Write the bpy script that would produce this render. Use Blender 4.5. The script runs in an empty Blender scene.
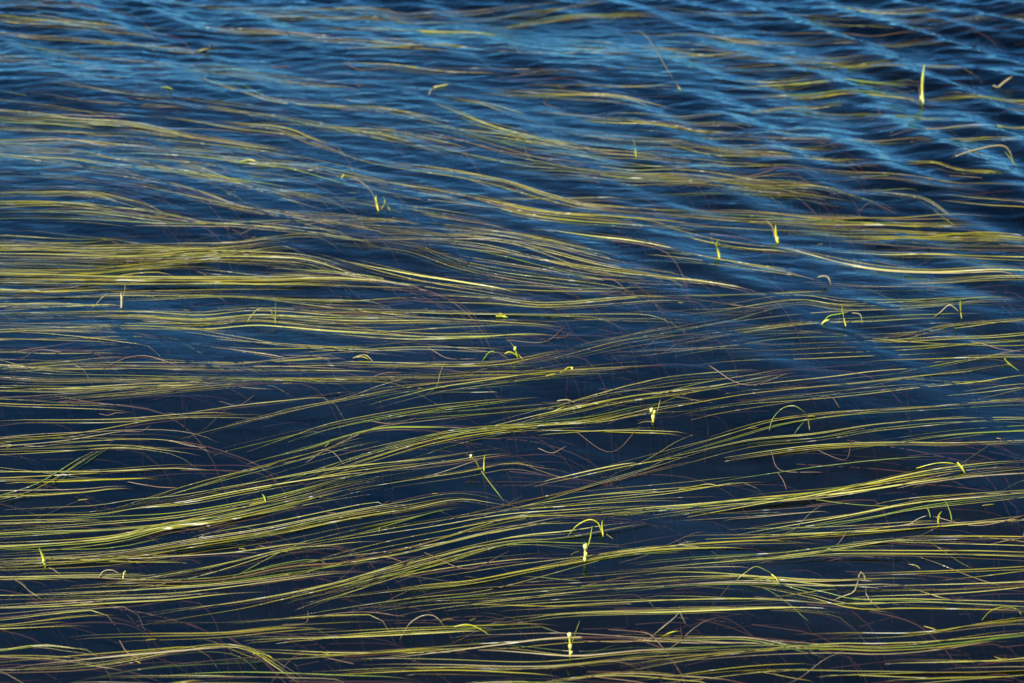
import bpy, bmesh, math, random
import numpy as np

# ------------------------------------------------------------------ camera
W, H = 1024, 683
ELEV = math.radians(24.0)            # the camera looks down at the pond by this angle
DIST = 2.71
HFOV = math.radians(29.0)
CAM = np.array([0.0, -DIST*math.cos(ELEV), DIST*math.sin(ELEV)])
scene = bpy.context.scene
COL = scene.collection
cam_d = bpy.data.cameras.new('camera')
cam_d.sensor_width = 36.0
cam_d.lens = 18.0/math.tan(HFOV/2)
cam_d.clip_start = 0.05
cam_d.clip_end = 3000
cam_d.dof.use_dof = True
cam_d.dof.focus_distance = 2.36
cam_d.dof.aperture_fstop = 9.0
cam = bpy.data.objects.new('camera', cam_d)
COL.objects.link(cam)
cam.location = CAM
cam.rotation_euler = (math.pi/2 - ELEV, 0, 0)
scene.camera = cam

# ------------------------------------------------------------------ sky, sun, exposure
SUN_EL = math.radians(45)
SUN_AZ = math.radians(-132)          # compass angle from +Y (away from camera), clockwise; to the left and behind the camera
world = bpy.data.worlds.new('World')
scene.world = world
world.use_nodes = True
wn = world.node_tree
wn.nodes.clear()
wo = wn.nodes.new('ShaderNodeOutputWorld')
wb = wn.nodes.new('ShaderNodeBackground')
ws = wn.nodes.new('ShaderNodeTexSky')
ws.sky_type = 'NISHITA'
ws.sun_disc = False
ws.sun_elevation = SUN_EL
ws.sun_rotation = SUN_AZ
ws.air_density = 1.0
ws.dust_density = 0.0
ws.altitude = 1800
ws.ozone_density = 3.5
wb.inputs['Strength'].default_value = 0.110
wn.links.new(ws.outputs[0], wb.inputs[0])
wn.links.new(wb.outputs[0], wo.inputs[0])
sun_d = bpy.data.lights.new('sun', 'SUN')
sun_d.energy = 5.0 
sun_d.angle = math.radians(0.53)
sun_d.color = (1.0, 0.93, 0.80)
sun = bpy.data.objects.new('sun', sun_d)
COL.objects.link(sun)
sun.rotation_euler = (math.pi/2 - SUN_EL, 0, math.pi - SUN_AZ)
sun.location = (-4, -3, 6)
scene.view_settings.view_transform = 'Standard'
scene.view_settings.look = 'None'
scene.view_settings.gamma = 1.0
scene.view_settings.use_curve_mapping = False
scene.view_settings.exposure = 1.08

# ------------------------------------------------------------------ helpers
rng = random.Random(20)
nrg = np.random.default_rng(7)
TX = math.tan(HFOV/2)
FWD = np.array([0, math.cos(ELEV), -math.sin(ELEV)])
UP = np.array([0, math.sin(ELEV), math.cos(ELEV)])
def ground(px, py):
    """where the sight line through a spot of the photograph meets the water level"""
    px = np.asarray(px, float); py = np.asarray(py, float)
    u = (px - W/2)/(W/2)*TX
    v = (H/2 - py)/(W/2)*TX
    d = FWD[None]*1.0 + UP[None]*v.reshape(-1, 1)
    d = d + np.array([[1.0, 0, 0]])*u.reshape(-1, 1)
    t = -CAM[2]/d[:, 2]
    return (CAM[None] + d*t[:, None])[:, :2]
def mm(py):
    """metres per pixel, across the view, at that row"""
    g = ground([512, 513], [py, py]); return float(g[1, 0]-g[0, 0])

# ---- waves: a directional train that the weed bed damps towards the viewer
WV = []
def train(n, l0, l1, ang, spread, slope, kind):
    for _ in range(n):
        lam = rng.uniform(l0, l1); a = math.radians(rng.gauss(ang, spread))
        WV.append((2*math.pi/lam*math.cos(a), 2*math.pi/lam*math.sin(a), rng.uniform(0, 6.28), slope*lam/(2*math.pi), kind))
train(10, 0.11, 0.20, 31, 6, 0.085, 'train')      # the wind waves that show as diagonal bands
train(8, 0.28, 0.6, 60, 25, 0.024, 'ripple')
train(8, 0.07, 0.13, 42, 12, 0.045, 'train')
train(34, 0.028, 0.065, 68, 28, 0.032, 'ripple')
train(7, 0.35, 0.9, 75, 40, 0.019, 'swell')        # reaches into the weed bed
Y_TOP = float(ground([512], [0])[0, 1]); Y_BOT = float(ground([512], [H])[0, 1])
def wave(x, y):
    x = np.asarray(x, float); y = np.asarray(y, float)
    z = np.zeros(np.broadcast(x, y).shape)
    xs = x + 0.05*np.sin(y*2.3+1.0) + 0.03*np.sin(x*3.1+y*1.7)
    ys = y + 0.05*np.sin(x*1.9+0.4) + 0.03*np.sin(y*4.1-x*1.3)
    # open water beyond the weeds is rougher, the wave train more so to the right
    s = np.clip((y + 0.06*x - Y_BOT)/(Y_TOP - Y_BOT), -0.2, 1.6)
    env = 0.10 + 1.0*np.clip((s-0.26)/0.62, 0, 1.15)**1.2
    right = 0.42 + 0.68*np.clip((x/0.9+0.6)/1.2, 0, 1)
    gust = 0.75 + 0.35*np.sin(x*2.1 - y*1.6 + 0.7)*np.sin(x*0.9 + y*1.1)
    for kx, ky, p, a, kind in WV:
        q = a*np.sin(kx*xs + ky*ys + p)
        z += q if kind == 'swell' else q*env*gust*(right if kind == 'train' else 1.0)
    far = np.clip(1.0 - (np.hypot(x, y) - 7)/4, 0, 1)
    return z*far

def noise1(n, scale, amp, r=rng):
    """smooth random curve of n samples"""
    k = max(2, int(scale)+2)
    c = np.array([r.gauss(0, 1) for _ in range(k)])
    t = np.linspace(0, k-1.001, n); i = t.astype(int); f = t-i; f = f*f*(3-2*f)
    return amp*(c[i]*(1-f)+c[np.minimum(i+1, k-1)]*f)
def catmull(P, n):
    P = np.asarray(P, float)
    if len(P) == 2: P = np.array([P[0], (P[0]+P[1])/2, P[1]])
    Q = np.vstack([2*P[0]-P[1], P, 2*P[-1]-P[-2]])
    seg = np.linalg.norm(np.diff(P, axis=0), axis=1); cum = np.r_[0, np.cumsum(seg)]
    s = np.linspace(0, cum[-1]*0.99999, n)
    i = np.clip(np.searchsorted(cum, s, 'right')-1, 0, len(P)-2)
    t = ((s-cum[i])/seg[i])[:, None]
    p0, p1, p2, p3 = Q[i], Q[i+1], Q[i+2], Q[i+3]
    return 0.5*((2*p1)+(-p0+p2)*t+(2*p0-5*p1+4*p2-p3)*t*t+(-p0+3*p1-3*p2+p3)*t**3)

def link_mesh(name, V, F, mat, parent=None, attrs=None):
    V = np.asarray(V, np.float32); F = np.asarray(F, np.int32)
    me = bpy.data.meshes.new(name)
    me.vertices.add(len(V)); me.vertices.foreach_set('co', V.ravel())
    n = F.shape[1]
    me.loops.add(F.size); me.loops.foreach_set('vertex_index', F.ravel())
    me.polygons.add(len(F))
    me.polygons.foreach_set('loop_start', np.arange(0, F.size, n, dtype=np.int32))
    me.polygons.foreach_set('loop_total', np.full(len(F), n, np.int32))
    me.polygons.foreach_set('use_smooth', np.ones(len(F), bool))
    for k, v in (attrs or {}).items():
        a = me.attributes.new(k, 'FLOAT', 'POINT'); a.data.foreach_set('value', np.asarray(v, np.float32))
    me.update(); me.validate()
    me.materials.append(mat)
    o = bpy.data.objects.new(name, me); COL.objects.link(o)
    if parent is not None: o.parent = parent
    return o

def ribbon(P, width, roll, thick=0.22, keel=0.18):
    """a leaf blade: a closed lens section of four points swept along P (n,3); width (n,), roll (n,)"""
    n = len(P)
    T = np.gradient(P, axis=0); T /= np.linalg.norm(T, axis=1)[:, None]+1e-12
    S = np.cross(T, np.array([0, 0, 1.0])); sl = np.linalg.norm(S, axis=1)[:, None]
    S = np.where(sl > 0.15, S/(sl+1e-12), np.array([[1.0, 0, 0]]))
    N = np.cross(S, T); N /= np.linalg.norm(N, axis=1)[:, None]+1e-12
    c, s = np.cos(roll)[:, None], np.sin(roll)[:, None]
    A = S*c + N*s; B = -S*s + N*c
    w = width[:, None]/2
    V = np.stack([P - A*w, P + B*w*keel, P + A*w, P - B*w*(thick)], 1).reshape(-1, 3)
    i = np.arange(n-1)[:, None]*4; j = np.arange(4)[None]; k = (j+1) % 4
    F = np.stack([i+j, i+k, i+4+k, i+4+j], -1).reshape(-1, 4)
    cap = np.array([[3, 2, 1, 0], [4*n-4, 4*n-3, 4*n-2, 4*n-1]])
    return V, np.vstack([F, cap]), np.repeat(np.linspace(0, 1, n), 4)
def tube(P, rad, k=5):
    n = len(P)
    T = np.gradient(P, axis=0); T /= np.linalg.norm(T, axis=1)[:, None]+1e-12
    S = np.cross(T, np.array([0.3, 0.9, 0.2])); S /= np.linalg.norm(S, axis=1)[:, None]+1e-12
    N = np.cross(S, T)
    a = np.arange(k)*2*math.pi/k
    V = (P[:, None]+rad[:, None, None]*(S[:, None]*np.cos(a)[None, :, None]+N[:, None]*np.sin(a)[None, :, None])).reshape(-1, 3)
    i = np.arange(n-1)[:, None]*k; j = np.arange(k)[None]; kk = (j+1) % k
    F = np.stack([i+j, i+kk, i+k+kk, i+k+j], -1).reshape(-1, 4)
    return V, F, np.repeat(np.linspace(0, 1, n), k)
def empty(name, loc, label, cat, group=None):
    o = bpy.data.objects.new(name, None); o.empty_display_size = 0.03
    o.location = loc; COL.objects.link(o)
    o['label'] = label; o['category'] = cat
    if group: o['group'] = group
    return o

# ------------------------------------------------------------------ materials
def new_mat(name):
    m = bpy.data.materials.new(name); m.use_nodes = True
    nt = m.node_tree; nt.nodes.clear()
    out = nt.nodes.new('ShaderNodeOutputMaterial')
    return m, nt, out
def node(nt, typ, **kw):
    n = nt.nodes.new(typ)
    for k, v in kw.items():
        if k.startswith('i_'):
            n.inputs[k[2:].replace('_', ' ')].default_value = v
        else: setattr(n, k, v)
    return n
def mixc(nt, fac, a, b, mode='MIX'):
    m = nt.nodes.new('ShaderNodeMix'); m.data_type = 'RGBA'; m.blend_type = mode
    for sock, v in ((m.inputs[0], fac), (m.inputs[6], a), (m.inputs[7], b)):
        if isinstance(v, (int, float)): sock.default_value = v
        elif isinstance(v, tuple): sock.default_value = (*v, 1)
        else: nt.links.new(v, sock)
    return m.outputs[2]
def ramp(nt, src, pts):
    r = nt.nodes.new('ShaderNodeValToRGB')
    while len(r.color_ramp.elements) < len(pts): r.color_ramp.elements.new(0.5)
    for e, (p, c) in zip(r.color_ramp.elements, pts):
        e.position = p; e.color = (c, c, c, 1) if isinstance(c, (int, float)) else (*c, 1)
    nt.links.new(src, r.inputs[0]); return r.outputs[0]

def leaf_material(name, c1, c2, c3, tip, rough=0.28, transl=0.18, tipamt=1.0, bleach_glint=0.85, spec=0.3):
    """wet strap leaf: c1/c2/c3 vary from leaf to leaf and along the leaf; tip = old reddish ends"""
    m, nt, out = new_mat(name)
    oi = node(nt, 'ShaderNodeObjectInfo')
    tc = node(nt, 'ShaderNodeTexCoord')
    at = node(nt, 'ShaderNodeAttribute', attribute_name='along')
    rd = node(nt, 'ShaderNodeAttribute', attribute_name='shade')
    mp = node(nt, 'ShaderNodeMapping'); mp.inputs['Scale'].default_value = (9, 60, 60)
    nt.links.new(tc.outputs['Object'], mp.inputs[0])
    n1 = node(nt, 'ShaderNodeTexNoise', i_Scale=1.0, i_Detail=4.0, i_Roughness=0.65)
    nt.links.new(mp.outputs[0], n1.inputs['Vector'])
    v = ramp(nt, rd.outputs['Fac'], [(0.0, c1), (0.5, c2), (1.0, c3)])
    k = ramp(nt, n1.outputs['Fac'], [(0.36, 0.0), (0.62, 1.0)])
    base = mixc(nt, k, v, mixc(nt, 0.45, v, c3))
    mp2 = node(nt, 'ShaderNodeMapping'); mp2.inputs['Scale'].default_value = (25, 160, 160)
    nt.links.new(tc.outputs['Object'], mp2.inputs[0])
    n2 = node(nt, 'ShaderNodeTexNoise', i_Scale=1.0, i_Detail=3.0)
    nt.links.new(mp2.outputs[0], n2.inputs['Vector'])
    spots = ramp(nt, n2.outputs['Fac'], [(0.60, 0.0), (0.74, 0.75)])
    base = mixc(nt, spots, base, (0.075, 0.038, 0.018))
    e = ramp(nt, at.outputs['Fac'], [(0.0, 0.75*tipamt), (0.07, 0.0), (0.86, 0.0), (0.98, 0.9*tipamt)])
    base = mixc(nt, e, base, tip)
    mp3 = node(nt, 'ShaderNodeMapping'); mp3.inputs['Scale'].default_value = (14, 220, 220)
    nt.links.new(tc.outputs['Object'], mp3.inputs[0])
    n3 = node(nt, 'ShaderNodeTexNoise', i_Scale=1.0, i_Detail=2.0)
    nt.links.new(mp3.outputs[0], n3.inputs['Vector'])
    base = mixc(nt, ramp(nt, n3.outputs['Fac'], [(0.64, 0.0), (0.68, bleach_glint)]), base, (0.66, 0.63, 0.46))  # pale patches: bleached stretches plus white wet glints painted into the leaf colour
    p = node(nt, 'ShaderNodeBsdfPrincipled')
    nt.links.new(base, p.inputs['Base Color'])
    p.inputs['Roughness'].default_value = rough
    p.inputs['Specular IOR Level'].default_value = spec
    p.inputs['Coat Weight'].default_value = 0.4*spec
    p.inputs['Coat Roughness'].default_value = 0.12
    b = node(nt, 'ShaderNodeBump', i_Strength=0.55, i_Distance=0.0012)
    nt.links.new(n2.outputs['Fac'], b.inputs['Height']); nt.links.new(b.outputs[0], p.inputs['Normal'])
    tr = node(nt, 'ShaderNodeBsdfTranslucent'); nt.links.new(base, tr.inputs[0])
    mx = node(nt, 'ShaderNodeMixShader'); mx.inputs[0].default_value = transl
    nt.links.new(p.outputs[0], mx.inputs[1]); nt.links.new(tr.outputs[0], mx.inputs[2])
    nt.links.new(mx.outputs[0], out.inputs[0])
    return m
M = {}
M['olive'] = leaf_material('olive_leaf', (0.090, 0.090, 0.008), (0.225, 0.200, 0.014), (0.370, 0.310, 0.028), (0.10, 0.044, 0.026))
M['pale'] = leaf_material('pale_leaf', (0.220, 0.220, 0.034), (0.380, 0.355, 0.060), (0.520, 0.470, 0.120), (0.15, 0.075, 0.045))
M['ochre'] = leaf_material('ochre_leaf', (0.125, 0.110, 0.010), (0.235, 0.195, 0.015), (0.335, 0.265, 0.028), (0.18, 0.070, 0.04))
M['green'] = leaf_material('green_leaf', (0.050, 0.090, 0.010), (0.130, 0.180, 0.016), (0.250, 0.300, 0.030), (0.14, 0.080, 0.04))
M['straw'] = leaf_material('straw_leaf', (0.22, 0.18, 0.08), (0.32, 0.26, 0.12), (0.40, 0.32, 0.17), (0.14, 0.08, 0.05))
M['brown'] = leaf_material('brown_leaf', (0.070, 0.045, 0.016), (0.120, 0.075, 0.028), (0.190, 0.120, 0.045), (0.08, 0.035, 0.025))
M['stem'] = leaf_material('red_stem', (0.018, 0.008, 0.007), (0.034, 0.014, 0.011), (0.070, 0.032, 0.022), (0.02, 0.010, 0.012), rough=0.45, transl=0.1, bleach_glint=0.0, spec=0.08)
M['whisker'] = leaf_material('brown_whisker', (0.12, 0.07, 0.045), (0.19, 0.115, 0.075), (0.28, 0.19, 0.12), (0.10, 0.05, 0.04), rough=0.45, transl=0.1, bleach_glint=0.0, spec=0.08)
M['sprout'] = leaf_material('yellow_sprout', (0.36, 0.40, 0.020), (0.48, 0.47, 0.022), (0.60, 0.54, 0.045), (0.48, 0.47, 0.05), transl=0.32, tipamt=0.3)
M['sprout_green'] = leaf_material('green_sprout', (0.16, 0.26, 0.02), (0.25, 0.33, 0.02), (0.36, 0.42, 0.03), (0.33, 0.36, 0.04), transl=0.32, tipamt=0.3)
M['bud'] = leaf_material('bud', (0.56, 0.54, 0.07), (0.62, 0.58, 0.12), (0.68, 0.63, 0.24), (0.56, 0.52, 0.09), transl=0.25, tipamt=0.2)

# water: transparent body with a Fresnel sky reflection, darkened by absorption
wm, nt, out = new_mat('pond_water')
fr = node(nt, 'ShaderNodeFresnel', i_IOR=1.333)
gl = node(nt, 'ShaderNodeBsdfGlossy'); gl.inputs['Roughness'].default_value = 0.035
gl.inputs['Color'].default_value = (0.35, 0.78, 0.98, 1)
tr = node(nt, 'ShaderNodeBsdfTransparent')
tc = node(nt, 'ShaderNodeTexCoord')
mp = node(nt, 'ShaderNodeMapping'); mp.inputs['Scale'].default_value = (1.0, 2.1, 1.0); mp.inputs['Rotation'].default_value = (0, 0, math.radians(16))
nt.links.new(tc.outputs['Object'], mp.inputs[0])
nz = node(nt, 'ShaderNodeTexNoise', i_Scale=13.0, i_Detail=3.5, i_Roughness=0.55, i_Distortion=0.5)
nt.links.new(mp.outputs[0], nz.inputs['Vector'])
sep = node(nt, 'ShaderNodeSeparateXYZ'); nt.links.new(tc.outputs['Object'], sep.inputs[0])
mr = node(nt, 'ShaderNodeMapRange'); mr.inputs['From Min'].default_value = Y_BOT + 0.3; mr.inputs['From Max'].default_value = Y_TOP
mr.inputs['To Min'].default_value = 0.10; mr.inputs['To Max'].default_value = 1.0
nt.links.new(sep.outputs['Y'], mr.inputs['Value'])
bp = node(nt, 'ShaderNodeBump', i_Distance=0.006)
nt.links.new(mr.outputs[0], bp.inputs['Strength'])
nt.links.new(nz.outputs['Fac'], bp.inputs['Height'])
nt.links.new(bp.outputs[0], gl.inputs['Normal']); nt.links.new(bp.outputs[0], fr.inputs['Normal'])
mx = node(nt, 'ShaderNodeMixShader')
nt.links.new(fr.outputs[0], mx.inputs[0]); nt.links.new(tr.outputs[0], mx.inputs[1]); nt.links.new(gl.outputs[0], mx.inputs[2])
nt.links.new(mx.outputs[0], out.inputs['Surface'])
va = node(nt, 'ShaderNodeVolumeAbsorption'); va.inputs['Color'].default_value = (0.47, 0.46, 0.33, 1); va.inputs['Density'].default_value = 4.0
nt.links.new(va.outputs[0], out.inputs['Volume'])
M['water'] = wm

bm_, nt, out = new_mat('mud')
p = node(nt, 'ShaderNodeBsdfPrincipled'); tc = node(nt, 'ShaderNodeTexCoord')
nz = node(nt, 'ShaderNodeTexNoise', i_Scale=3.0, i_Detail=6.0); nt.links.new(tc.outputs['Object'], nz.inputs['Vector'])
nt.links.new(mixc(nt, nz.outputs['Fac'], (0.025, 0.020, 0.014), (0.085, 0.068, 0.045)), p.inputs['Base Color'])
p.inputs['Roughness'].default_value = 0.9
nt.links.new(p.outputs[0], out.inputs[0])
M['mud'] = bm_

# ------------------------------------------------------------------ the setting: water and the mud below it
def graded(lo, hi, step, far):
    a = np.arange(lo, hi+step/2, step)
    d = []; s = step; x = 0
    while x < far: s *= 1.5; x += s; d.append(x)
    d = np.array(d)
    return np.r_[(lo-d)[::-1], a, hi+d]
xs = graded(-1.75, 1.75, 0.0085, 900)
ys = graded(Y_BOT-0.45, Y_TOP+0.9, 0.0085, 900)
GX, GY = np.meshgrid(xs, ys)
GZ = wave(GX, GY)
nx, ny = len(xs), len(ys)
V = np.stack([GX, GY, GZ], -1).reshape(-1, 3)
ii = (np.arange(ny-1)[:, None]*nx + np.arange(nx-1)[None]).ravel()
F = np.stack([ii, ii+1, ii+nx+1, ii+nx], 1)
per = np.r_[np.arange(nx), np.arange(1, ny)*nx+nx-1, (ny-1)*nx+np.arange(nx-2, -1, -1), np.arange(ny-2, 0, -1)*nx]
B = V[per].copy(); B[:, 2] = -1.6
m_ = len(per)
o = link_mesh('water', V, F, M['water'])
bmw = bmesh.new(); bmw.from_mesh(o.data); bmw.verts.ensure_lookup_table()
tv = [bmw.verts[int(q)] for q in per]
bv = [bmw.verts.new(tuple(b)) for b in B]
for q in range(m_):
    bmw.faces.new((tv[(q+1) % m_], tv[q], bv[q], bv[(q+1) % m_]))
bmw.faces.new(bv[::-1])
for f in bmw.faces: f.smooth = True
bmw.to_mesh(o.data); bmw.free()
o['kind'] = 'structure'; o['label'] = 'dark blue pond water rippled by wind'
gs = graded(-4, 4, 0.16, 800)
MX, MY = np.meshgrid(gs, gs)
MZ = -0.46 + 0.06*np.sin(MX*1.7+MY*0.6)*np.sin(MY*1.3) + 0.03*np.sin(MX*4.1-MY*3.3)
n_ = len(gs)
ii = (np.arange(n_-1)[:, None]*n_ + np.arange(n_-1)[None]).ravel()
o = link_mesh('lake_bed', np.stack([MX, MY, MZ], -1).reshape(-1, 3), np.stack([ii, ii+1, ii+n_+1, ii+n_], 1), M['mud'])
o['kind'] = 'structure'; o['label'] = 'dark mud bed of the pond'

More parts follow.
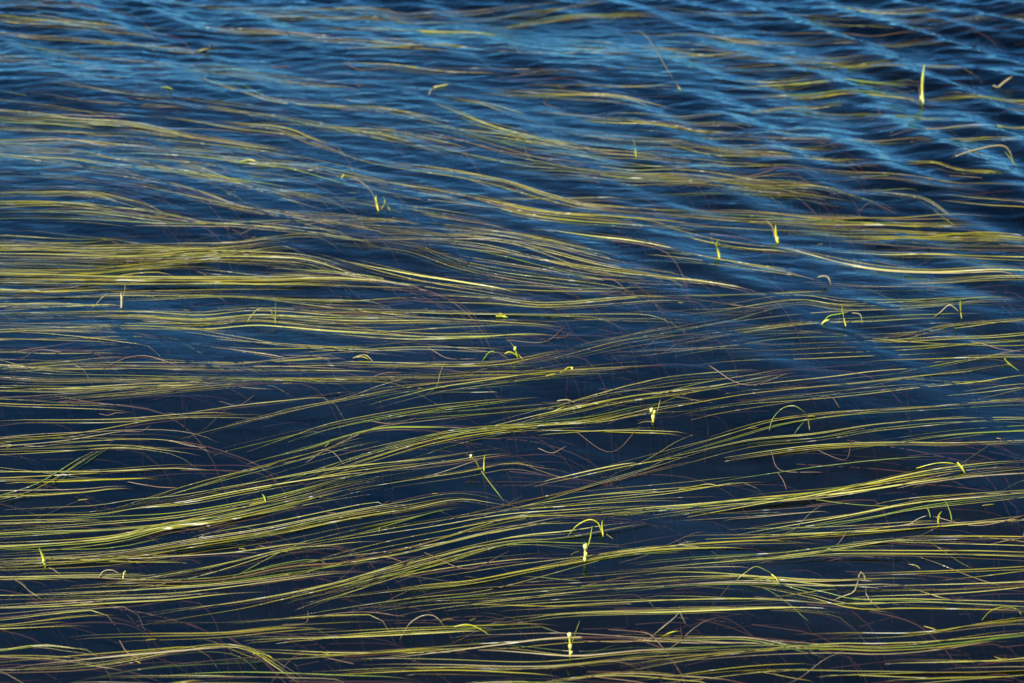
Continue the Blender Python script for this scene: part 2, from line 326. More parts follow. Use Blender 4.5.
# ------------------------------------------------------------------ the floating plants: course of each band of leaves
# (course seen from the shore as picture points, band width, colour)
T = [
((-40,14,43,22,100,27,150,34),6,'o'),((-40,29,60,38,130,44,207,49),4,'o'),((20,44,83,55,153,64),3,'v'),((-30,54,50,60,80,63),3,'v'),
((150,66,216,70,276,78,341,85),6,'o'),((30,68,93,78,140,81,165,86),4,'o'),((67,85,117,93,167,99),3,'v'),((30,92,100,103,160,106),3,'o'),
((200,76,250,93,280,101,345,106),4,'o'),((-30,106,50,118,133,125,200,137,267,146),6,'v'),((217,110,283,117,341,127),3,'o'),((233,123,283,130,317,143,350,154),4,'o'),
((-50,148,0,151,67,157,110,164,150,168),11,'o'),((120,150,183,155,240,161,287,165,341,177,420,195),8,'o'),((-40,174,53,177,90,182),3,'v'),
((100,160,167,170,233,183,341,203),12,'v'),((-30,193,83,193,133,203,187,222),7,'o'),((133,180,200,197,250,210,341,222,400,232),11,'v'),
((-40,216,53,215,100,218,150,222),6,'o'),((-30,123,83,132,133,134),4,'v'),((-40,206,60,204,130,212),5,'v'),((180,222,260,226,342,234),7,'v'),
((-40,2,60,7,130,12),3,'v'),((210,28,290,34,340,38),3,'v'),((250,12,330,16,400,18),3,'o'),((170,118,240,128,310,138),3,'v'),((-30,140,50,140,120,146),5,'v'),
((455,20,509,15,560,9,592,3),4,'o'),((502,25,559,18,615,15,650,16),6,'o'),((342,28,392,30,452,33,502,36),5,'o'),((342,39,392,42,442,47),6,'o'),
((502,48,549,51,599,50,625,53),6,'o'),((342,67,425,70,459,71),3,'o'),((529,73,592,71,655,68),3,'o'),((549,83,602,86,649,87),3,'o'),
((505,92,559,94,609,98,652,105),4,'o'),((342,107,392,110,435,120),4,'o'),((452,97,482,103,509,110),3,'v'),((569,113,615,118,684,128,720,133),4,'o'),
((452,110,482,123,529,137,575,146),4,'v'),((462,127,495,133,542,143,595,150,639,155),7,'o'),((342,127,382,130,422,138),4,'o'),((342,131,382,137,432,150),4,'o'),
((342,152,375,162,425,170,459,175,502,183,549,197,595,207,684,213),7,'o'),((522,168,575,172,625,177,684,178,760,186),8,'o'),
((342,177,409,188,475,200,525,212,575,218,684,225),9,'o'),((330,200,392,208,425,213,480,222),7,'o'),((509,200,560,199,625,200),3,'v'),((330,220,385,220,440,226),5,'o'),
((660,8,720,14,790,16),3,'v'),((840,8,900,12,960,10),3,'v'),((640,32,700,36,745,42),3,'v'),((560,130,620,138,690,142),3,'v'),((620,112,680,116,740,112),3,'v'),
((725,37,762,43,789,43),3,'o'),((792,40,842,42,899,43,965,43),4,'o'),((942,23,982,18,1060,16),4,'o'),((739,80,782,80,829,75),3,'o'),((749,87,799,85,849,80,895,82),4,'o'),
((765,97,815,95,855,93,912,96),5,'o'),((925,100,965,97,1060,100),5,'o'),((742,112,799,107,832,103),3,'o'),((812,113,865,115,922,117),4,'o'),((682,122,722,125,749,130),3,'o'),
((682,143,722,152,782,157,849,163),6,'o'),((889,163,932,163,969,173,1060,176),6,'o'),((930,142,975,139,1060,141),5,'o'),((682,147,782,149,850,146),4,'o'),
((682,180,749,183,815,187,859,197),6,'o'),((682,192,782,192,832,198),4,'o'),((699,173,765,176,800,178),3,'v'),((650,210,749,217,815,220,882,222,959,222),9,'o'),
((955,197,1000,203,1060,208),4,'o'),((882,192,922,200,942,213),3,'v'),((900,128,960,126,1060,124),3,'v'),((880,180,950,184,1060,188),3,'v'),
((-60,240,0,241,50,243,110,243),9,'o'),((-60,249,67,251,133,251,200,250,300,241),9,'v'),((-60,257,40,259,133,260,217,255,300,260,341,270),11,'v'),((-60,268,67,271,133,265,200,261),9,'o'),
((-60,277,60,280,133,280,267,280,341,281,400,285),11,'v'),((-60,291,45,290,90,286),5,'p'),((-60,309,40,306,87,305),7,'p'),((150,300,217,296,283,298,341,300,382,298),4,'v'),
((-60,321,67,318,133,317,200,320,260,315,341,320,425,321),10,'v'),((-60,325,83,328,133,326,230,327),5,'v'),((187,330,233,337,283,343,341,348,400,352),7,'v'),
((-60,338,67,340,133,343),6,'v'),((187,343,233,350,277,357),4,'v'),((-60,365,40,366,100,363),9,'v'),((100,365,167,366,233,365,277,361,341,355),4,'p'),
((33,371,133,370,233,371,341,370),5,'v'),((-60,374,0,377,50,381,133,381,233,381,341,380,420,378),10,'o'),((-60,388,67,391,167,388,213,385),8,'v'),
((67,400,133,395,213,388,267,384),7,'o'),((-60,401,67,406,113,408),5,'p'),((30,421,117,420,183,416,233,415),3,'p'),((220,411,283,403,341,395),3,'v'),
((227,428,267,418,300,410,341,401,392,391),5,'v'),((-60,445,0,441,67,436,143,425),4,'p'),((-60,448,67,440,167,437,227,450),6,'p'),((-60,451,60,450,117,448,167,451),5,'p'),
((260,441,300,431,341,425),4,'v'),((283,456,317,448,341,440,382,430,432,428),7,'v'),((120,246,220,244,290,236,342,236),5,'v'),((-60,297,60,296,130,292,200,290),4,'v'),
((-60,331,40,332,110,334),4,'v'),((-60,352,40,353,100,352),4,'v'),((250,308,330,309,400,312),5,'v'),((230,270,300,274,342,278),6,'v'),
((342,231,425,235,492,238,542,248,609,265,684,273),10,'v'),((342,241,409,248,459,265,509,275,609,288),9,'v'),((402,245,475,253,542,265,609,276,684,281),8,'v'),
((342,261,402,275,459,285,525,296),6,'v'),((425,296,492,300,549,305,642,298,684,298),7,'v'),((310,270,342,273,385,280),5,'v'),
((342,308,409,311,509,316,609,318,659,319),7,'v'),((342,320,425,321,525,323),6,'v'),((320,331,425,336,519,335),9,'v'),((342,350,409,346,482,349),7,'v'),
((582,345,642,335,684,328,765,311),4,'v'),((502,365,559,356,625,343,684,335),5,'v'),((342,365,435,365,502,363,569,351),4,'p'),((342,375,425,378,492,374,569,371,635,366),8,'v'),
((342,401,392,391,459,383,542,376,625,368),7,'v'),((402,400,442,391,525,380,575,373),5,'v'),((300,440,342,428,425,411,502,400),6,'v'),((385,420,475,410,575,401,602,400),6,'v'),
((290,484,342,466,375,456,442,438,509,428,592,420,642,410,684,405),12,'v'),((485,428,559,411,625,398,684,390,779,375),6,'v'),((595,398,642,385,684,378,740,374),4,'v'),
((559,432,610,430,669,431),3,'p'),((629,353,684,350,750,347),3,'p'),((560,232,620,240,684,252),5,'v'),((460,228,520,234,590,250),6,'v'),((500,286,580,292,660,292),4,'v'),
((815,230,915,233,1060,239),9,'o'),((869,236,949,243,1060,247),6,'o'),((682,258,732,265,789,273),7,'v'),((660,228,732,245,800,252),5,'v'),((799,251,865,266,932,270,1060,268),6,'v'),
((929,281,982,278,1060,278),6,'v'),((640,276,690,281,732,288),4,'v'),((682,296,749,296,815,293),3,'p'),((682,311,732,308,799,300,849,306,932,303,989,300),9,'v'),
((682,341,732,333,815,323,882,320,955,315),9,'v'),((699,346,765,336,832,335),5,'v'),((755,348,832,341,899,336,949,325,1009,320),6,'v'),
((760,349,820,347,882,345,965,340,1060,331),9,'v'),((905,363,965,358,1060,355),4,'p'),((640,404,682,391,732,381,779,375),4,'v'),((640,416,682,408,749,398,832,391,915,381,965,375,1012,366),11,'v'),
((600,470,682,448,732,435,782,423,842,416,915,410,1060,398),6,'v'),((620,468,682,455,749,441,815,436,882,426,949,421,1060,418),7,'v'),((749,455,815,448,899,445,965,445,1060,441),5,'p'),
((882,445,965,435,1060,428),5,'v'),((975,390,1010,387,1060,384),3,'p'),((820,285,880,288,940,288),3,'v'),((870,252,950,255,1060,258),4,'v'),((900,375,960,362,1010,352),3,'v'),
((-60,470,83,473,167,470,190,470),7,'p'),((-40,507,0,497,40,485,83,460),6,'g'),((-60,480,43,480,110,478),4,'p'),((-60,494,67,492,117,488),5,'p'),((147,498,200,483,300,457,345,446),6,'v'),
((-60,517,83,512,133,505,183,500,250,488,341,472,425,462,470,453),7,'v'),((-60,536,83,527,167,520,233,508,283,498,341,483,402,470),12,'v'),((-60,550,100,542,167,528,233,518,341,492),10,'v'),
((-60,564,100,557,200,543,267,533,341,518,409,507,459,498,499,502),10,'v'),((50,562,133,557,200,552,267,547),9,'p'),((-60,578,67,576,133,577),6,'v'),
((117,583,200,570,283,552,341,547),6,'v'),((100,584,217,580,283,568,341,562),7,'v'),((33,592,150,589,233,584,341,570),4,'v'),((-60,612,0,608,83,603,167,598,217,592),5,'p'),
((187,610,250,602,341,585,425,562),5,'v'),((-60,622,0,618,50,613,100,610),4,'p'),((-60,631,0,628,63,622),6,'p'),((-60,652,0,650,40,645,70,648),3,'v'),((30,665,133,655,200,648),3,'v'),
((-60,672,83,668,167,655,217,648,250,652,277,668),4,'v'),((73,682,150,668,250,660),3,'v'),((187,622,267,618,341,615),3,'p'),((137,638,217,635,283,628,341,624),4,'p'),
((263,640,341,637,442,630),4,'v'),((260,654,341,655,425,650),4,'v'),((117,681,233,680,330,682),3,'p'),((-60,600,40,598,110,595),3,'v'),((-60,524,20,522,80,520),5,'p'),((-60,656,30,657,80,660),3,'v'),
((402,482,459,473,509,463,542,466),6,'v'),((342,534,392,522,430,512),4,'v'),((342,478,400,468,470,458),4,'v'),((469,518,542,498,592,483,684,457),4,'v'),((492,512,575,498,684,485,722,480),6,'v'),
((300,556,342,547,425,532,509,518,575,513,684,505),8,'v'),((300,572,342,562,409,550,475,533,525,522),9,'v'),((342,583,425,562,509,542,575,535,642,523),7,'v'),
((342,595,409,573,475,562,540,556),5,'v'),((342,598,425,588,475,583,542,570,625,555,684,548),7,'v'),((342,588,425,568,509,545,582,545),5,'v'),((475,572,559,562,642,552,700,548),4,'p'),
((342,615,425,602,509,595,575,590,684,582),7,'v'),((542,610,625,605,684,602,760,600),3,'p'),((459,625,525,617,575,613,684,612,765,609),8,'v'),((342,635,442,630,509,628,559,627),5,'v'),
((300,657,342,655,425,650,492,645,575,638,684,642,750,642),6,'p'),((342,667,442,667,542,668,625,660,684,655),7,'p'),((359,672,442,671,520,673),3,'v'),((559,682,625,675,684,677),5,'p'),
((520,650,580,655,640,650,684,648),4,'v'),((500,606,580,602,650,598),3,'p'),((560,478,620,465,684,455),3,'v'),((560,576,640,572,700,570),3,'p'),((420,690,520,684,600,686),4,'v'),
((640,513,682,507,749,498,832,490,899,480,965,470,1060,461),11,'v'),((682,517,749,513,785,510),3,'p'),((789,523,865,513,932,503,1060,491),10,'v'),((725,538,815,532,915,522),5,'v'),
((799,533,915,527,1060,517),5,'p'),((640,552,682,546,732,542,772,541),4,'p'),((682,562,782,555,882,542,915,542),5,'v'),((725,565,815,553,915,552,1060,558),5,'v'),
((932,537,980,538,1060,540),4,'v'),((942,543,980,546,1060,550),4,'v'),((640,586,682,582,749,580,815,582,889,581),8,'v'),((749,582,815,595,855,605,915,605,1060,609),6,'v'),
((889,589,965,588,1060,583),7,'v'),((682,610,765,609,830,612),4,'p'),((825,635,915,635,982,627,1060,620),4,'p'),((640,662,682,657,749,651,832,648,882,649,949,645,1060,632),8,'v'),
((682,678,749,671,815,668),3,'p'),((849,679,932,675,1060,672),6,'p'),((949,663,1000,663,1060,660),3,'p'),((682,601,782,600,849,605),4,'v'),((682,638,749,640,800,650),4,'v'),
((930,482,980,476,1060,470),4,'v'),((880,575,960,573,1060,566),3,'p'),((760,694,840,690,940,692),4,'v'),
]
STY = {'n': ['pale', 'green', 'olive', 'straw', 'green', 'pale', 'olive', 'ochre', 'brown', 'pale', 'pale', 'olive', 'olive', 'pale'], 'o': ['ochre', 'olive', 'olive', 'olive', 'green', 'brown'], 'v': ['olive', 'olive', 'pale', 'green', 'ochre', 'pale', 'olive', 'ochre', 'straw', 'pale', 'green', 'brown'], 'p': ['pale', 'pale', 'pale', 'straw', 'olive', 'olive', 'ochre'], 'g': ['green', 'green', 'olive']}
COLWORD = {'o': 'ochre', 'v': 'olive', 'p': 'pale', 'g': 'green'}

# ------------------------------------------------------------------ sprouts that stand clear of the water (landmarks)
# name phrase, base picture point, leaves [(points right/up from base in px, width px, material)], buds [(right, up, radius)]
S = [
('tall pale upright spike', (922,97), [((0,-3,0,8,-0.5,20,0,33),3.2,'bud'),((-1,0,-3,8,-5,14),2,'straw')], [(-0.5,3,2.6)]),
('short lone green blade', (636,155), [((0,-2,-1,8,-4,18),2.2,'sprout_green')], []),
('yellow cluster with bent straw leaf', (379,212), [((0,-2,-3,7,-3,10),3,'sprout'),((2,-1,6,6,5,12),2.5,'sprout'),((-2,0,-6,14,-16,24,-30,30),2,'straw'),((-28,30,-33,33,-36,31),3,'sprout'),((2,8,8,2,12,-4),1.8,'sprout_green')], []),
('forked yellow green V sprout', (719,256), [((0,-3,-2,8,-10,20),3.4,'sprout'),((-1,2,-3,12,-2,19),3,'sprout_green')], [(0,1,2.2)]),
('stubby yellow sprout with arching straw leaf', (778,238), [((0,-2,-2,6,-3,15),4,'sprout'),((-3,3,-6,13,-13,19),1.8,'straw')], [(-1,2,2.4)]),
('pointed yellow sprout with a low arched leaf', (845,324), [((0,-3,-3,9,-6,20),2.6,'sprout'),((-21,2,-16,7,-6,9,2,11),1.8,'sprout_green'),((6,10,14,9,16,1),1.4,'straw'),((-24,-1,-21,3,-17,6),3,'bud')], []),
('slim yellow sprout above a long pale band', (961,315), [((0,-2,-2,8,-4,18),2.8,'sprout'),((-2,4,-12,10,-20,2,-30,-4),1.3,'straw')], []),
('bright three fingered yellow sprout', (518,357), [((0,-1,-3,8,-9,17),3.2,'sprout'),((-1,1,-8,5,-14,4),3,'sprout'),((-24,5,-29,3,-36,-7),2.2,'sprout_green'),((0,2,3,0,6,-3),2.2,'sprout')], [(-3,8,2.2)]),
('flat yellow leaf tip', (572,370), [((-26,-6,-12,-3,-3,1,3,0),4.5,'sprout')], [(0,1,1.6)]),
('pale bud with a thin dark blade', (653,418), [((0,-2,0,6,1,9),3.4,'sprout'),((2,4,5,12,7,20),1.3,'olive'),((0,-1,-8,-2,-16,-5),1.6,'olive')], [(-2,10,2.4),(1,8,2.2),(0,3,2.6)]),
('yellow sprout with a trailing leaf', (480,466), [((0,-2,-4,8,-13,18),3.4,'sprout'),((4,-3,4,6,5,15),2.2,'sprout'),((0,0,8,-10,24,-28),2,'sprout_green')], [(-9,12,2)]),
('pale lumpy bud', (585,561), [((0,-2,0,8,0,14),3.2,'bud'),((2,11,5,20,7,30),1.8,'sprout')], [(0,14,3),(0.5,6,2.4),(0,1,2.6)]),
('upright sprout with a tall arching leaf', (603,532), [((0,-3,-1,6,-1,14),2.6,'sprout'),((-1,0,-5,9,-14,12,-26,5,-36,-6),2,'sprout'),((3,0,6,-4,10,-9),1.6,'straw')], []),
('yellow bud with a slanted green blade', (570,655), [((0,-3,0,8,-1,16),3.2,'sprout'),((2,12,5,22,9,35),2.4,'sprout')], [(-1,20,2.8),(0,8,2.6),(1,1,2)]),
('arched leaf with a yellow drooping head', (964,473), [((-48,2,-32,8,-20,10,-10,9,-6,6),1.9,'sprout'),((-8,8,-4,4,0,0),4.2,'sprout')], [(-3,3,1.8)]),
('three pronged green sprout', (938,522), [((0,-2,-1,8,1,15),3,'sprout'),((14,2,12,10,8,18,6,19),2,'sprout_green'),((-8,6,-9,10,-11,14),1.8,'sprout_green'),((-30,-1,-20,6,-12,10),1.8,'straw')], [(0,6,2)]),
('curved yellow leaf with a thick tip', (779,579), [((-45,-1,-34,7,-24,13,-14,9,-6,4),1.9,'sprout'),((-8,6,-3,3,0,-2),4,'sprout')], []),
('tan hairpin leaf', (852,596), [((-20,-2,-8,2,2,8,5,26,8,28,12,18,13,6,22,-4,30,-8),2,'straw')], []),
('sharply bent tan leaf', (684,637), [((-36,-4,-26,2,-10,14,-5,19,-1,12,3,3),2,'straw'),((-26,-4,-18,1,-10,5,-4,6),2.6,'sprout'),((-2,-3,-3,4,-4,9),2,'stem')], []),
('yellow arched leaf at the right edge', (1018,617), [((-38,-4,-28,4,-16,8,-6,7,-1,4),2,'sprout'),((-4,7,1,3,4,-3),3.6,'sprout')], []),
('yellow sprout with a fine dark whisker', (46,562), [((0,-2,-3,6,-7,14),4,'sprout'),((-5,10,-9,18,-12,26),1.4,'olive'),((3,-2,10,-6,18,-12),1.4,'straw')], [(-2,4,2)]),
('small crossed green and straw sprout', (27,585), [((0,0,-3,8,-5,13),2.4,'sprout_green'),((-14,9,-6,2,4,-6,22,-18),2,'straw')], []),
('thin green upright shoot beside an arch', (276,317), [((0,-3,0,8,1,20),1.5,'sprout_green'),((-2,1,-3,7,-4,12),1.8,'sprout'),((-30,-2,-20,9,-12,11,-2,8),1.8,'sprout_green')], []),
('short tan stub with a hair thin blade', (122,304), [((0,-2,-1,6,-2,11),2.6,'straw'),((0,6,3,14,4,21),1.2,'olive'),((-30,-4,-20,8,-12,14),1.3,'straw')], []),
('tan arched leaf with a green side blade', (1016,171), [((-62,10,-40,16,-18,19,-8,14,-1,-1),2.4,'straw'),((-1,1,-6,7,-12,13),2.2,'sprout_green')], []),
('pair of dark arched leaves', (808,420), [((-42,-12,-36,-2,-26,7,-14,9,-4,3,0,0),2.2,'green'),((-18,-15,-12,-9,-4,-2),2.4,'green'),((0,1,5,1,8,0),2.6,'olive'),((0,-1,-1,-6,-2,-10),2,'olive')], []),
('small bright green nub', (266,500), [((0,-1,-2,3,-4,5),2.4,'sprout_green'),((0,0,-8,-2,-16,-4),2.4,'sprout')], []),
('small flat yellow scrap with two lobes', (506,317), [((-10,0,-4,0,2,-1),3.4,'sprout'),((-8,3,-4,2,0,0),2.2,'sprout')], []),
('pale cream leaf scrap', (248,161), [((-9,-1,-2,1,4,1,10,-1),2.6,'bud')], []),
('white lying scrap with a thin bent stalk', (440,86), [((-6,0,0,1,9,3),3,'bud'),((-4,0,-9,-3,-10,-8),1.4,'straw'),((-8,2,-6,-4,-2,-10),1.2,'stem')], []),
('brown frayed leaf end', (208,49), [((-10,0,-3,1,2,2),3.4,'ochre'),((0,0,2,4,0,8),1.8,'straw'),((0,0,-1,-3,-3,-6),1.6,'stem')], []),
('forked yellow tip', (1008,361), [((-4,5,0,1,8,-5),2.4,'sprout'),((-8,-3,0,0,6,-4),1.8,'sprout_green')], []),
('tiny white hooked leaf', (124,576), [((-1,-1,0,4,2,6),1.8,'bud'),((-26,0,-20,7,-10,9,-2,5),1.2,'straw')], []),
('slanted tan straw stub', (1001,84), [((-2,0,2,4,10,11),2.4,'straw'),((-8,1,-3,0,0,1),3,'straw')], []),
('dark tangled leaf knot', (569,403), [((-30,-10,-16,-4,-4,2),2.4,'sprout'),((-12,3,-2,4,6,1),2.2,'straw'),((2,-2,-1,4,-4,8),1.8,'stem'),((0,2,5,0,8,-4),1.8,'stem'),((-2,-2,-2,-6,-3,-10),1.6,'stem')], []),
('thin bare arch by a yellow leaf', (448,633), [((-48,-6,-38,9,-24,17,-12,15,-2,2),1.4,'straw'),((6,6,20,9,32,5,42,0),2.6,'sprout')], []),
('long bent tan stalk leaning right', (680,92), [((-50,55,-38,52,-25,36,-8,10,-2,3),1.4,'straw'),((-4,6,-2,3,1,-1),3,'ochre')], []),
('green yellow leaf flake', (167,92), [((-6,1,0,1,7,-1),2.2,'sprout_green')], []),
('white hooked leaf tip', (829,284), [((-12,6,-6,7,-1,5,2,-2),2.6,'straw')], []),
('small yellow broken leaf', (367,359), [((-14,1,-6,3,0,2,8,-6),2.4,'straw'),((-10,2,-4,3,2,1),2.4,'sprout')], []),
('yellow orange leaf tip', (268,662), [((-14,8,-6,5,0,1,6,-4),2.6,'sprout')], []),
('bright yellow leaf lying flat', (703,482), [((-24,-3,-8,0,6,2,18,0),4,'sprout')], []),
]

# ------------------------------------------------------------------ build the floating plants
def gz(P2): return wave(P2[:, 0], P2[:, 1])
def blade_geo(C, lat0, lat1, a, b, width, sink, sink_var, hook=0.0):
    """one strap leaf following the course C between fractions a and b, drifting from lat0 to lat1 sideways"""
    L = len(C)
    idx = np.linspace(a*(L-1), b*(L-1), 400)
    i = np.clip(idx.astype(int), 0, L-2); f = (idx-i)[:, None]
    P = C[i]*(1-f)+C[i+1]*f
    ln = np.linalg.norm(np.diff(P, axis=0), axis=1).sum()
    n = int(np.clip(ln/0.016, 12, 64))
    P = P[np.linspace(0, 399, n).astype(int)]
    Tg = np.gradient(P, axis=0); Tg /= np.linalg.norm(Tg, axis=1)[:, None]+1e-9
    Nn = np.stack([-Tg[:, 1], Tg[:, 0]], 1)
    s = np.linspace(0, 1, n)
    lat = lat0+(lat1-lat0)*(s*s*(3-2*s)) + noise1(n, ln/0.35, 0.0040) + noise1(n, ln/0.12, 0.0005)
    P = P + Nn*lat[:, None]
    if hook:
        h = np.clip((s-0.8)/0.2, 0, 1)
        P[:, 1] -= hook*h**2
    d = -sink + noise1(n, ln/0.16, sink_var)
    # ends dip under
    d -= 0.004*np.clip((s-0.86)/0.14, 0, 1)**2 + 0.0015*np.clip((0.08-s)/0.08, 0, 1)
    if hook: d -= 0.02*np.clip((s-0.85)/0.15, 0, 1)**2
    gzz = gz(P); stiff = 0.42*gzz        # a strap leaf bridges the short waves
    P3 = np.c_[P, stiff + d - 0.15*np.abs(gzz)]
    w = width*np.clip(s/0.45, 0.08, 1)**0.75*np.clip((1-s)/0.25, 0.22, 1)**0.7*(1+noise1(n, ln/0.12, 0.10))
    roll = noise1(n, ln/0.35, 0.35) + rng.gauss(-0.12, 0.25)
    return P3, w, roll

ORD = ['first', 'second', 'third', 'fourth', 'fifth', 'sixth', 'seventh', 'eighth', 'ninth', 'tenth', 'eleventh', 'twelfth', 'thirteenth', 'fourteenth', 'fifteenth', 'sixteenth', 'seventeenth', 'eighteenth', 'nineteenth', 'twentieth']
courses = []
for pts, w, sty in T:
    p = np.array(pts, float).reshape(-1, 2)
    courses.append([p, float(w), sty, True])
# direction field of the bands, for the lesser tufts between them
FP, FD = [], []
for p, w, sty, _ in courses:
    q = catmull(p, 14); d = np.gradient(q, axis=0); d /= np.linalg.norm(d, axis=1)[:, None]
    FP.append(q); FD.append(d)
FP = np.vstack(FP); FD = np.vstack(FD)
def flow(x, y):
    d2 = ((FP[:, 0]-x)/60)**2+((FP[:, 1]-y)/16)**2
    w = np.exp(-np.clip(d2, 0, 60))+1e-9
    v = (FD*w[:, None]).sum(0); return v/np.linalg.norm(v)
def streamline(x, y, length, step=14):
    p = [np.array([x, y], float)]
    for _ in range(int(length/step)):
        p.append(p[-1]+flow(*p[-1])*step)
    return np.array(p)
extra = 300 - len(courses) - 6
for i in range(extra):
    x = rng.uniform(-90, 900)
    y = rng.uniform(0, 680) if rng.random() < 0.4 else rng.uniform(0, 230)
    p = streamline(x, y, rng.uniform(130, 300))
    courses.append([p[::2] if len(p) > 4 else p, rng.choice([5, 7, 9, 11]), 'o' if y < 235 else rng.choice('vvp'), False])

# labels: which band, told by the nearest landmark
marks = [(s[0], s[1]) for s in S]
slots = {}
for ci, (p, w, sty, main) in enumerate(courses):
    q = catmull(p, 20); q = q[(q[:, 0] > 0) & (q[:, 0] < W)]
    c = q.mean(0) if len(q) else p.mean(0)
    best = min(range(len(marks)), key=lambda k: abs(marks[k][1][1]-c[1])*1.6+abs(marks[k][1][0]-c[0]))
    bx, by = marks[best][1]
    dx, dy = c[0]-bx, c[1]-by
    rel = ('below' if dy > 0 else 'above') if abs(dx) < 90 else (('lower left of' if dy > 0 else 'upper left of') if dx < 0 else ('lower right of' if dy > 0 else 'upper right of'))
    slots.setdefault((best, rel), []).append((abs(dy), ci))
lab = {}
for (best, rel), lst in slots.items():
    lst.sort()
    for r_, (_, ci) in enumerate(lst):
        p, w, sty, main = courses[ci]
        size = 'sparse' if not main else 'broad' if w >= 8 else 'narrow' if w >= 5 else 'thin' if w >= 3 else 'wispy'
        nth = '' if len(lst) == 1 else ORD[min(r_, 19)]+' '
        col = COLWORD[sty]
        lab[ci] = f"{size} {col} leaf band, {nth}{rel} the {marks[best][0]}"
        if len(lab[ci].split()) > 16: lab[ci] = lab[ci].replace(col+' leaf', 'leaf')

for ci, (p, w, sty, main) in enumerate(courses):
    g = ground(*p.T)
    e0, e1 = (g[0]-g[1]), (g[-1]-g[-2])
    g = np.vstack([g[0]+e0/np.linalg.norm(e0)*0.07, g, g[-1]+e1/np.linalg.norm(e1)*0.06])
    C = catmull(g, 160)
    cen = p.mean(0); sc = mm(cen[1])
    fore = (mm(cen[1]-0.5))*1.0
    gy = ground([512, 512], [cen[1]-0.5, cen[1]+0.5]); per_px = float(gy[0, 1]-gy[1, 1])
    half = w*per_px/2
    lenpx = np.linalg.norm(np.diff(p, axis=0), axis=1).sum()
    top = np.clip((330-cen[1])/330, 0, 1)           # farther plants lie deeper among the waves
    n = (int(rng.uniform(3, 6)) if cen[1] < 240 else int(rng.uniform(1, 3))) if not main else int(round(max(1, (w*(0.68+0.85*top) if w > 3 else w*(0.8+0.5*top)))*rng.uniform(0.85, 1.15)*(1.0+lenpx/900)))
    if main and cen[0] < 230 and 228 < cen[1] < 400: n = int(n*1.5)
    base = (float(C[-1, 0]), float(C[-1, 1]), 0.0)
    t = empty('floating_reed', base, lab[ci], 'water plant', 'floating reed leaves lying on the pond')
    off3 = np.array(base)
    fan0 = rng.uniform(0.8, 1.4)*rng.choice([1, 1, 1, -1]); fan1 = rng.uniform(0.6, 1.15)
    for b in range(n):
        full = rng.random() < 0.62
        a0 = rng.uniform(0, 0.22) if full else rng.uniform(0, 0.5)
        b0 = rng.uniform(0.8, 1.0) if full else min(1.0, a0+rng.uniform(0.4, 0.85))
        # neighbouring leaves lie close in the middle of the band and fan out at the ends
        u = ((b+0.5)/n*2-1) + rng.gauss(0, 0.16)
        if rng.random() < 0.20: u *= 2.0
        cross = rng.gauss(0, 1.4) if rng.random() < 0.18 else 0.0
        l0 = half*(cross + u*fan0 + rng.gauss(0, 0.13)); l1 = half*(u*fan1 - cross*rng.uniform(0, 0.8) + rng.gauss(0, 0.13))
        wd = rng.choice([rng.uniform(0.0006, 0.0011), rng.uniform(0.0009, 0.0016), rng.uniform(0.0009, 0.0016), rng.uniform(0.0015, 0.0028)])*(0.9+0.35*top)*(0.9 if w < 4 else 1.0)
        sink = rng.gauss(-0.0006, 0.0009) + 0.0010*top
        hook = rng.uniform(0.01, 0.05) if (b0 > 0.8 and rng.random() < 0.12) else 0.0
        P3, wv, ro = blade_geo(C, l0, l1, a0, b0, wd, sink, 0.0012+0.0012*top, hook)
        V, F, al = ribbon(P3-off3, wv, ro)
        mat = M[rng.choice(STY['n' if sty == 'v' and cen[1] > 420 else sty])]
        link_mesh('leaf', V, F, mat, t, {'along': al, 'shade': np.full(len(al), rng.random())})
    for k in range(rng.choice([0, 1, 2]) if main else 0):      # stray wisps that leave the band
        a0 = rng.uniform(0.0, 0.7); b0 = min(1.0, a0+rng.uniform(0.12, 0.35)); c0 = rng.gauss(0, 0.5)*half
        P3, wv, ro = blade_geo(C, c0, c0+rng.gauss(0, 0.035), a0, b0, rng.uniform(0.0005, 0.0010), 0.0, 0.001)
        V, F, al = ribbon(P3-off3, wv, ro)
        link_mesh('leaf', V, F, M[rng.choice(['brown', 'straw', 'ochre', 'green'])], t, {'along': al, 'shade': np.full(len(al), rng.random())})
    # old reddish stalks: from the band's rooted end they arch over and sink to the mud
    ns = rng.choice([0, 0, 1, 1, 2]) if w >= 4 else rng.choice([0, 0, 1])
    for k in range(ns):
        f = rng.uniform(0.6, 1.0); i0 = int(f*158)
        st = C[i0] + np.array([0, rng.gauss(0, 0.5)*half]); dr = C[min(i0+1, 159)]-C[i0]; dr /= np.linalg.norm(dr)
        ln = rng.uniform(0.05, 0.16); dp = rng.uniform(0.06, 0.40); sd = rng.gauss(-0.01, 0.02)
        q = np.array([[*(st-dr*0.06), -0.002], [*st, -0.003], [*(st+dr*ln*0.6+[0, sd*0.3]), -0.015], [*(st+dr*ln+[0, sd]), -0.03-dp*0.2], [*(st+dr*ln*1.15+[0, sd*1.5]), -dp]])
        Q = catmull(q, 22); Q[:, 2] += gz(Q)
        V, F, al = tube(Q-off3, np.linspace(0.0012, 0.0008, 22)*rng.uniform(0.7, 1.2), 4)
        link_mesh('stem', V, F, M['stem'], t, {'along': al*0.6+0.1, 'shade': np.full(len(al), rng.random())})

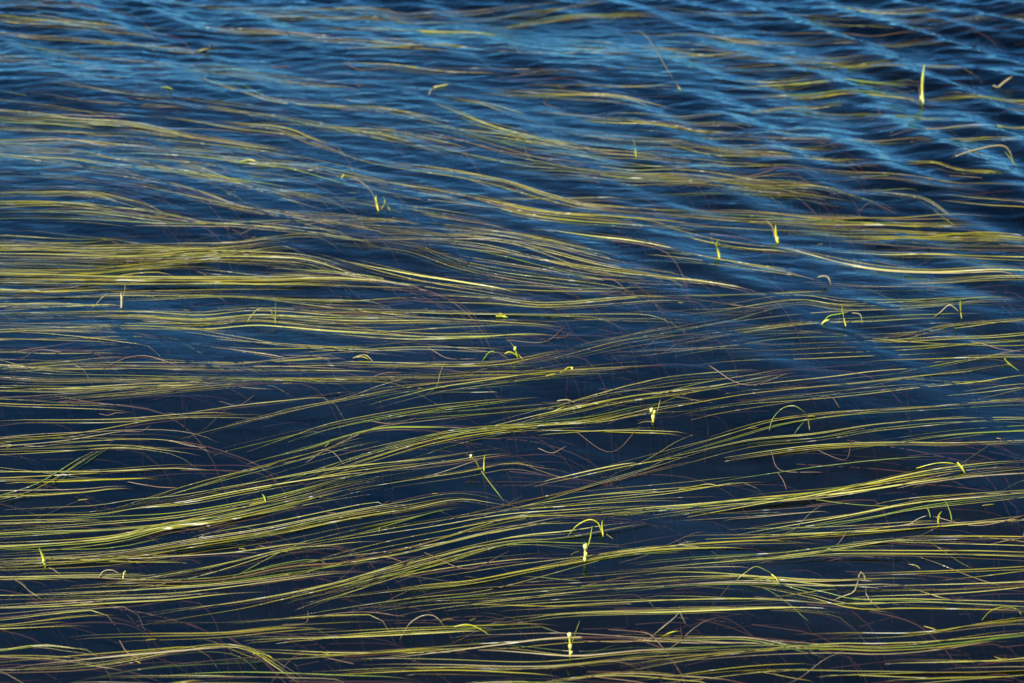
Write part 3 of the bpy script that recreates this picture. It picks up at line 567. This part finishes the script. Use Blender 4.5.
# ------------------------------------------------------------------ sprouts, buds and scraps above the surface
SCAT = {}
for name, (bx, by), leaves, buds in S:
    g = ground([bx], [by])[0]; z = float(wave(g[0], g[1])); sc = mm(by)
    flat = any(k in name for k in ('scrap', 'flake', 'lying'))
    t = empty('reed_sprout' if not flat else 'leaf_scrap', (g[0], g[1], z), name + (' standing out of the water' if not flat else ' floating on the water'), 'leaf scrap' if flat else 'water plant')
    for pts, w, mt in leaves:
        q = np.array(pts, float).reshape(-1, 2)
        # a point below the base lies nearer on the water, a point above it stands up
        x = q[:, 0]*sc; up = q[:, 1]*sc
        gyp = ground([512, 512], [by-0.5, by+0.5]); dpx = float(gyp[0, 1]-gyp[1, 1])
        zz = np.where(up > 0, up/math.cos(ELEV), -0.0015) if not flat else np.full(len(x), 0.0012)
        yy = np.where(q[:, 1] < 0, q[:, 1]*dpx, 0) if not flat else q[:, 1]*dpx
        P = catmull(np.c_[x, yy, zz], 20)
        if not flat: P[:, 1] += np.linspace(0, 1, 20)*rng.uniform(-0.012, 0.012)
        s = np.linspace(0, 1, 20)
        erect = abs(q[-1, 1]-q[0, 1]) > abs(q[-1, 0]-q[0, 0])
        wd = w*sc*1.0*np.clip((1-s)/0.3, 0.2, 1)**0.7*np.clip(s/0.1, 0.8, 1)
        roll = np.full(20, (1.25 if not erect else 0.15)+rng.gauss(0, 0.2))+noise1(20, 2, 0.15)
        V, F, al = ribbon(P, wd*(0.70 if mt.startswith('sprout') else 0.85), roll, 0.3, 0.25)
        link_mesh('leaf', V, F, M[mt], t, {'along': al, 'shade': np.full(len(al), rng.random())})
    for (rx, ru, rr) in buds:
        bm = bmesh.new(); bmesh.ops.create_icosphere(bm, subdivisions=2, radius=1)
        V = np.array([v.co[:] for v in bm.verts]); F = np.array([[v.index for v in f.verts] for f in bm.faces]); bm.free()
        r3 = rr*sc*0.92
        V = V*(1+0.16*np.sin(V[:, :1]*7+V[:, 2:]*9+rr)*np.cos(V[:, 1:2]*8))*np.array([r3*0.85, r3*0.85, r3*1.25])+np.array([rx*sc, -0.001, ru*sc/math.cos(ELEV)])
        link_mesh('flower_bud', V, F, M['bud'], t, {'along': np.full(len(V), 0.5), 'shade': nrg.random(len(V))})
print('built', len(bpy.data.objects))

# ------------------------------------------------------------------ uncountable: submerged threads, loose bits, and the bed going on outside the view
def merge(name, parts, mat, label):
    Vs, Fs, As, Ss, o_ = [], [], [], [], 0
    for V, F, al in parts:
        Vs.append(V); Fs.append(F[:, :4]+o_); As.append(al); Ss.append(np.full(len(al), rng.random())); o_ += len(V)
    o = link_mesh(name, np.vstack(Vs), np.vstack(Fs), mat, None, {'along': np.concatenate(As), 'shade': np.concatenate(Ss)})
    o['kind'] = 'stuff'; o['label'] = label; o['category'] = 'water weed'
    return o
parts = []
for i in range(620):
    px, py = rng.uniform(-150, 1170), rng.uniform(-60, 760)
    g = ground([px], [py])[0]
    ln = rng.uniform(0.06, 0.20); dp = rng.uniform(0.04, 0.22); a = rng.gauss(0, 0.16)
    z0 = -rng.uniform(0.006, 0.06)
    d = np.array([math.cos(a), math.sin(a)]); k = rng.uniform(0.015, 0.05)
    q = np.array([[*(g-d*ln), z0-0.004], [*(g-d*ln*0.4), z0], [*g, z0-0.008], [*(g+d*k), z0-0.012-dp*0.3], [*(g+d*k*1.5+[rng.gauss(0, .01), rng.gauss(0, .01)]), z0-dp]])
    V, F, al = tube(catmull(q, 16), np.full(16, rng.uniform(0.0004, 0.0009)), 4)
    parts.append((V, F, al*0.6+0.1))
merge('submerged_threads', parts, M['stem'], 'thin reddish stalks and roots hanging below the surface')
parts = []
for i in range(80):      # hair-thin whiskers lying on the surface
    px, py = rng.uniform(-40, 1060), rng.uniform(-20, 700)
    g = ground([px], [py])[0]; a = rng.gauss(0, 0.6); ln = rng.uniform(0.03, 0.11)
    d = np.array([math.cos(a), math.sin(a)]); nn = np.array([-d[1], d[0]])*rng.gauss(0, 0.3)*ln
    C = catmull(np.array([g-d*ln/2, g+nn, g+d*ln/2]), 12)
    P = np.c_[C, gz(C)+noise1(12, 2, 0.0012)]
    parts.append(tube(P, np.full(12, rng.uniform(0.0003, 0.0005)), 4))
merge('leaf_whiskers', parts, M['whisker'], 'hair thin brown leaf fibres scattered on the surface')
parts = []
for i in range(1300):     # the bed of floating leaves goes on outside the picture
    while True:
        px, py = rng.uniform(-420, 1440), rng.uniform(-60, 860)
        if px < -230 or px > 1075 or py > 705: break
    p = np.array([[px, py], [px+rng.uniform(60, 110), py+rng.gauss(0, 4)], [px+rng.uniform(150, 220), py+rng.gauss(0, 8)]])
    if px < 0 and p[-1, 0] > -20 and py < 700: continue
    C = catmull(ground(*p.T), 60)
    P3, wv, ro = blade_geo(C, 0, rng.gauss(0, 0.02), 0, 1, rng.uniform(0.0036, 0.0074), 0.0005, 0.0015)
    V, F, al = ribbon(P3, wv, ro)
    parts.append((V, F, al))
merge('outer_leaf_bed', parts, M['olive'], 'floating reed leaves continuing beyond the picture edges')

parts = []
for i in range(70):      # broken leaf flecks caught among the blades
    g = ground([rng.uniform(-40, 1060)], [rng.uniform(60, 700)])[0]; a = rng.gauss(0, 0.5); ln = rng.uniform(0.003, 0.008)
    d = np.array([math.cos(a), math.sin(a)])
    C = catmull(np.array([g-d*ln, g+np.array([-d[1], d[0]])*rng.gauss(0, 0.2)*ln, g+d*ln]), 6)
    V, F, al = ribbon(np.c_[C, gz(C)+0.0008], np.array([0.5, 0.9, 1, 1, 0.8, 0.3])*rng.uniform(0.0008, 0.0018), np.full(6, rng.gauss(-0.1, 0.3)))
    parts.append((V, F, al))
merge('leaf_flecks', parts, M['ochre'], 'small broken ochre leaf flecks floating between the blades')
